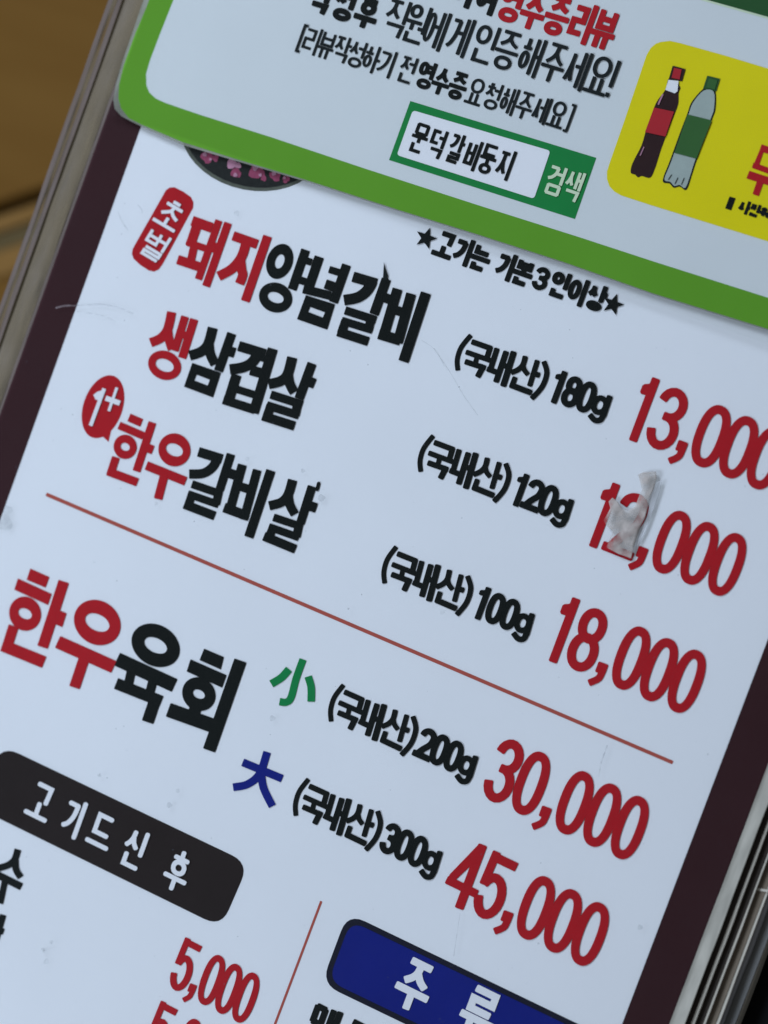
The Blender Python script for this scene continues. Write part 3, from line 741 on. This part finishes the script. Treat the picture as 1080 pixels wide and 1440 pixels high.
for c, q in (((452, 700), 5), ((426, 662), 3), ((348, 645), 3), ((333, 300), 4), ((140, 1090), 3), ((62, 1336), 4), ((65, 1352), 4), ((72, 1325), 3), ((622, 860), 4), ((238, 1132), 4), ((250, 1112), 3), ((383, 1010), 4), ((220, 708), 3), ((900, 1304), 4), ((6, 735), 12), ((10, 718), 7), ((635, 1357), 3)):
    P = Print(SC + 0.00005); blob(P, c, q); done(P, 'smudge', 'scuff_light')
for c, q in (((757, 1327), 1.8), ((490, 856), 1.6), ((62, 1336), 1.8), ((140, 1090), 1.2), ((448, 690), 1.6)):
    P = Print(SC + 0.0001); blob(P, c, q); done(P, 'speck', 'scuff')

P = Print(SC + 0.00015, 1e-7)
rd = random.Random(21)
for i in range(150):
    q = at(rd.uniform(0, 1080), rd.uniform(200, 1440), 0)
    if XL < q.x < XR: blob(P, to_px(q), rd.choice((0.5, 0.6, 0.8, 1.1)))
o = done(P, 'dust', 'scuff', label='fine dust on the laminate'); o['kind'] = 'stuff'

# ------------------------------------------------------------------ torn tape left on the price
tape = empty('torn_tape', 'torn scrap of grey plastic tape stuck over the price 12,000', 'tape scrap', None, (*at(880, 730, FILM_Z).xy, FILM_Z))
def tape_piece(name, pts, mm, zb, rough, seed):
    rr = random.Random(seed); bm = bmesh.new()
    lo = tape.location
    vs_ = [bm.verts.new(at(810 + x / 4, 640 + y / 4, FILM_Z) - lo + Vector((0, 0, 0))) for x, y in pts]
    f = bm.faces.new(vs_)
    bmesh.ops.triangulate(bm, faces=[f])
    for _ in range(3): bmesh.ops.subdivide_edges(bm, edges=bm.edges[:], cuts=1, use_grid_fill=True)
    bmesh.ops.triangulate(bm, faces=bm.faces[:])
    for v in bm.verts: v.co.z = zb + rough * (0.5 + 0.25 * math.sin(v.co.x * 900 + v.co.y * 400) + 0.25 * math.sin(v.co.y * 700 - v.co.x * 1100 + 1) + 0.1 * rr.random())
    for f in bm.faces:
        if f.normal.z < 0: f.normal_flip()
    bmesh.ops.solidify(bm, geom=bm.faces[:], thickness=0.00006)
    for f in bm.faces: f.smooth = True
    me = bpy.data.meshes.new(name); bm.to_mesh(me); bm.free()
    return link(name, me, mm, tape)
tape_piece('torn_layer', [(350, 110), (380, 97), (452, 92), (456, 130), (438, 190), (418, 235), (404, 300), (392, 352), (365, 400), (345, 460), (328, 520), (312, 582), (285, 572), (240, 556), (172, 520), (192, 470), (212, 430), (176, 400), (158, 366), (178, 335), (196, 300), (186, 262), (208, 240), (236, 262), (262, 300), (300, 312), (336, 290), (352, 240), (374, 196), (362, 150)], M['tape'], 0.0002, 0.00035, 3)
tape_piece('clear_layer', [(455, 150), (486, 142), (470, 210), (440, 300), (405, 400), (372, 470), (345, 520), (352, 470), (395, 370), (420, 260)], M['tape_clear'], 0.0001, 0.0001, 4)

# ------------------------------------------------------------------ promotion card laid over the top of the menu
ZC = 0.0010; ZP = ZC + 0.0010
promo = empty('promotion_card', 'white promotion card with thick lime green border over the top of the menu', 'promotion card', None, (*at(560, 180, ZC).xy, ZC))
PO = Matrix.Translation(-promo.location)
def pout(pts, h): return [tuple(at(x, y, h).xy) for x, y in pts]
far = at(1080, 420, ZP)
PXE, PYE = 0.168, 0.236
def corner_outline(pts, h):
    """outline traced round the lower left corner, closed off square beyond the frame"""
    q = pout(pts, h)
    return q + [(PXE, q[-1][1] + 0.0003), (PXE, PYE), (q[0][0] - 0.0003, PYE)]
def pslab(name, outline, z0, z1, mm):
    o = slab(name, outline, z0, z1, mm, promo); o.matrix_local = PO; return o
rim = [(196, 16), (186, 46), (172, 86), (163, 118), (159, 140), (161, 153), (170, 163), (186, 171.5), (204, 180.5), (254, 202.8), (330, 225.6), (428.5, 254.6), (560, 296.6), (670, 330.6), (793, 370), (920, 414.6), (1078, 463.6)]
grn = [(206, 10), (189.5, 49), (174, 92), (167.5, 119), (166.5, 138), (170, 152), (181, 166), (200, 175.5), (256, 199.5), (330, 223), (429, 252.5), (560, 295), (670, 329), (793, 368.5), (920, 413), (1078, 462)]
wht = [(244, 0), (225, 48), (211, 85), (205.5, 104), (206, 120), (210, 130), (219, 138.5), (232, 144.5), (280, 161), (383, 193.5), (513, 237), (677, 290), (813, 333), (920, 368), (1078, 418)]
pslab('laminate_rim', corner_outline(rim, ZP), ZC, ZP - 0.0001, M['promo_edge'])
pslab('card_core', corner_outline(grn, ZP), ZC + 0.0002, ZP - 0.00004, M['promo_body'])
pslab('green_border', corner_outline(grn, ZP), ZP - 0.00002, ZP, M['lime'])
q = corner_outline(wht, ZP)
q[-3] = (PXE - 0.012, q[-3][1]); q[-2] = (PXE - 0.012, PYE - 0.012); q[-1] = (q[-1][0], PYE - 0.012)
pslab('white_panel', q, ZP + 0.00001, ZP + 0.00004, M['promo_paper'])
f2 = sheet('clear_film', at(207, 0, ZP).x, at(300, 220, ZP).y + 0.002, PXE, PYE, ZP + 0.0007, M['film'], promo, 0.00005, 9)
f2.matrix_local = PO
R1, R2, R3, R4 = ZP + 0.0001, ZP + 0.0002, ZP + 0.0003, ZP + 0.00045
def pdone(P, name, mm, label=None):
    o = P.build(name, M[mm], promo); o.matrix_local = PO
    if label: o['label'] = label
    return o
P = Print(R1); P.poly([(577, 142), (838.5, 222), (808.5, 308), (547, 225)]); pdone(P, 'search_box', 'box_green', 'green search box frame')
P = Print(R2); P.poly(round_quad([(580.5, 155), (774, 212), (751, 279.5), (558, 218)], 5)); pdone(P, 'search_field', 'white', 'white search field')
P = Print(R3)
for ch, c in zip('문덕갈비둥지', ((590, 194), (614, 203), (640, 209), (664, 218), (686, 223.5), (710, 231))): draw(P, ch, c, 19.5 if ch in '갈비' else 21.5, 42, 4.8)
pdone(P, 'lettering', 'black', 'black lettering 문덕 갈비둥지')
P = Print(R3); draw(P, '검', (780, 254), 24, 42, 4.6); draw(P, '색', (805.5, 262), 24, 44, 4.4); pdone(P, 'lettering', 'pale_green', 'pale lettering 검색')
P = Print(R2)
words(P, '리뷰작성하기 전', (438, 57), (572, 98), 22, 38, 3.9, 0.4); draw(P, '[', (424.5, 54), 10, 38, 3.6)
pdone(P, 'lettering', 'grey_black', 'small dark lettering after the opening bracket')
P = Print(R2)
words(P, '요청해주세요', (669, 129), (784, 161), 22, 38, 3.9); draw(P, ']', (800.5, 166), 10, 38, 3.6)
pdone(P, 'lettering', 'grey_black', 'small dark lettering in square brackets')
P = Print(R2); words(P, '영수증', (598, 106), (644, 120.5), 23.5, 39, 5.9); pdone(P, 'lettering', 'black', 'small bold black lettering 영수증')
P = Print(R2); words(P, '작성후', (450, -3), (517, 15), 30, 48, 8.0); pdone(P, 'lettering', 'black', 'bold black lettering 작성 후')
P = Print(R2); words(P, '하여', (654, -16), (686, -6), 30, 50, 8.4); pdone(P, 'lettering', 'black', 'bold black lettering cut off above 인증')
P = Print(R2)
for ch, c in zip('직원에게인증해주세요', ((556, 26), (585, 34), (612, 42), (646, 51), (681, 62), (713, 70.5), (746, 79.5), (779, 88), (811, 98), (843, 106))): draw(P, ch, c, 31, 55, 5.2)
draw(P, '!', (862, 111), 10, 54, 5.6)
pdone(P, 'lettering', 'grey_black', 'dark lettering 직원에게 인증해주세요')
P = Print(R2)
for ch, c in zip('영수증리뷰', ((718, 4), (751, 13), (784, 22), (818, 32), (850, 40))): draw(P, ch, c, 32, 56, 8.2)
pdone(P, 'lettering', 'red', 'bold red lettering 영수증리뷰')
# drinks panel
P = Print(R1)
P.poly([(929, 59), (922, 61.5), (915, 67.5), (909, 78), (878, 170), (857, 230), (853.5, 241), (853.5, 252), (857, 262), (864, 269.5), (874, 275), (917, 289), (1082, 340), (1130, 356), (1210, 140), (1082, 97), (1019, 78), (956, 60.5), (942, 57.5)])
pdone(P, 'drinks_panel', 'yellow', 'rounded yellow panel with two drink bottles')
def pz(h): return Zoom(Print(h), 820, 0, 4.115)
Z = pz(R2); Z.blob((475, 520), (428, 585), (400, 650), (365, 750), (338, 840), (300, 915), (280, 960), (276, 1000), (300, 1010), (318, 1026), (340, 1018), (388, 1028), (415, 975), (430, 930), (452, 860), (488, 765), (525, 670), (550, 600), (552, 540), (560, 500), (500, 450)); pdone(Z.p, 'cola_bottle_print', 'cola', 'printed dark cola bottle')
Z = pz(R3); Z.poly((518, 380), (592, 400), (572, 470), (496, 455)); pdone(Z.p, 'bottle_cap_print', 'cola', 'dark rim of the red cap')
Z = pz(R4); Z.poly((526, 392), (570, 402), (558, 460), (512, 450)); Z.poly((410, 622), (526, 646), (476, 790), (358, 764)); pdone(Z.p, 'cola_label_print', 'cola_red', 'red cap and label')
Z = pz(R4); Z.poly((494, 462), (552, 468), (546, 528), (530, 540), (476, 520)); pdone(Z.p, 'bottle_neck_print', 'white', 'white neck')
Z = pz(R4); Z.curve(9, (462, 545), (445, 580), (435, 605)); Z.curve(6, (352, 850), (330, 900)); pdone(Z.p, 'bottle_shine_print', 'meat_pale', 'pale shine')
Z = pz(R2); Z.blob((690, 518), (628, 590), (602, 660), (560, 770), (498, 940), (466, 1020), (464, 1055), (500, 1062), (524, 1086), (560, 1080), (598, 1098), (630, 1010), (658, 925), (742, 700), (766, 630), (766, 528), (740, 490)); pdone(Z.p, 'clear_bottle_outline_print', 'grey_black', 'dark outline of the clear bottle')
Z = pz(R3); Z.blob((698, 524), (636, 594), (610, 662), (568, 772), (507, 942), (474, 1022), (476, 1046), (504, 1052), (528, 1076), (558, 1070), (592, 1086), (622, 1008), (650, 922), (734, 698), (757, 628), (756, 532)); pdone(Z.p, 'clear_bottle_print', 'bottle_grey', 'printed clear bottle')
Z = pz(R3); Z.poly((718, 438), (792, 456), (770, 528), (694, 512)); pdone(Z.p, 'bottle_cap_print', 'dark_green', 'dark rim of the green cap')
Z = pz(R4); Z.poly((728, 452), (778, 464), (762, 518), (712, 506)); Z.poly((604, 662), (744, 697), (656, 918), (528, 884)); pdone(Z.p, 'clear_label_print', 'label_green', 'green cap and label')
Z = pz(R4); Z.line(4, (492, 1040), (512, 1010)); Z.line(4, (530, 1065), (548, 1028)); Z.line(4, (568, 1068), (584, 1030)); pdone(Z.p, 'bottle_foot_print', 'grey_black', 'ribs of the bottle foot')
P = Print(R2); Z = Zoom(P, 1000, 180, 8.475)
Z.poly((600, 195), (900, 292), (878, 372), (575, 275)); Z.poly((505, 410), (830, 525), (806, 590), (485, 475)); Z.poly((575, 270), (625, 285), (562, 470), (500, 450)); Z.poly((810, 340), (880, 360), (815, 580), (750, 555)); Z.poly((455, 510), (850, 640), (825, 730), (420, 600)); Z.line(80, (585, 640), (532, 795))
pdone(P, 'lettering', 'red', 'bold red lettering cut off by the frame')
P = Print(R2); draw(P, '■', (1027, 286), 9, 18, 5)
words(P, '사진예시', (1046, 291), (1090, 306), 15, 18, 4.6); pdone(P, 'lettering', 'black', 'tiny black lettering under the red word')
# dark green header
P = Print(R1); P.poly([(700, -90), (1300, 80), (1330, -60), (730, -230)]); P.v = []; P.f = []; P.k = 0
P.poly([(985, 0), (1085, 28), (1180, 56), (1186, 40), (1100, 16), (985, -16)]); pdone(P, 'header_line', 'pale_green', 'pale line under the header')
P = Print(R2); P.poly([(992, -1), (1085, 25), (1180, 52), (1190, 24), (1002, -30)]); pdone(P, 'header_band', 'dark_green', 'deep green header band')
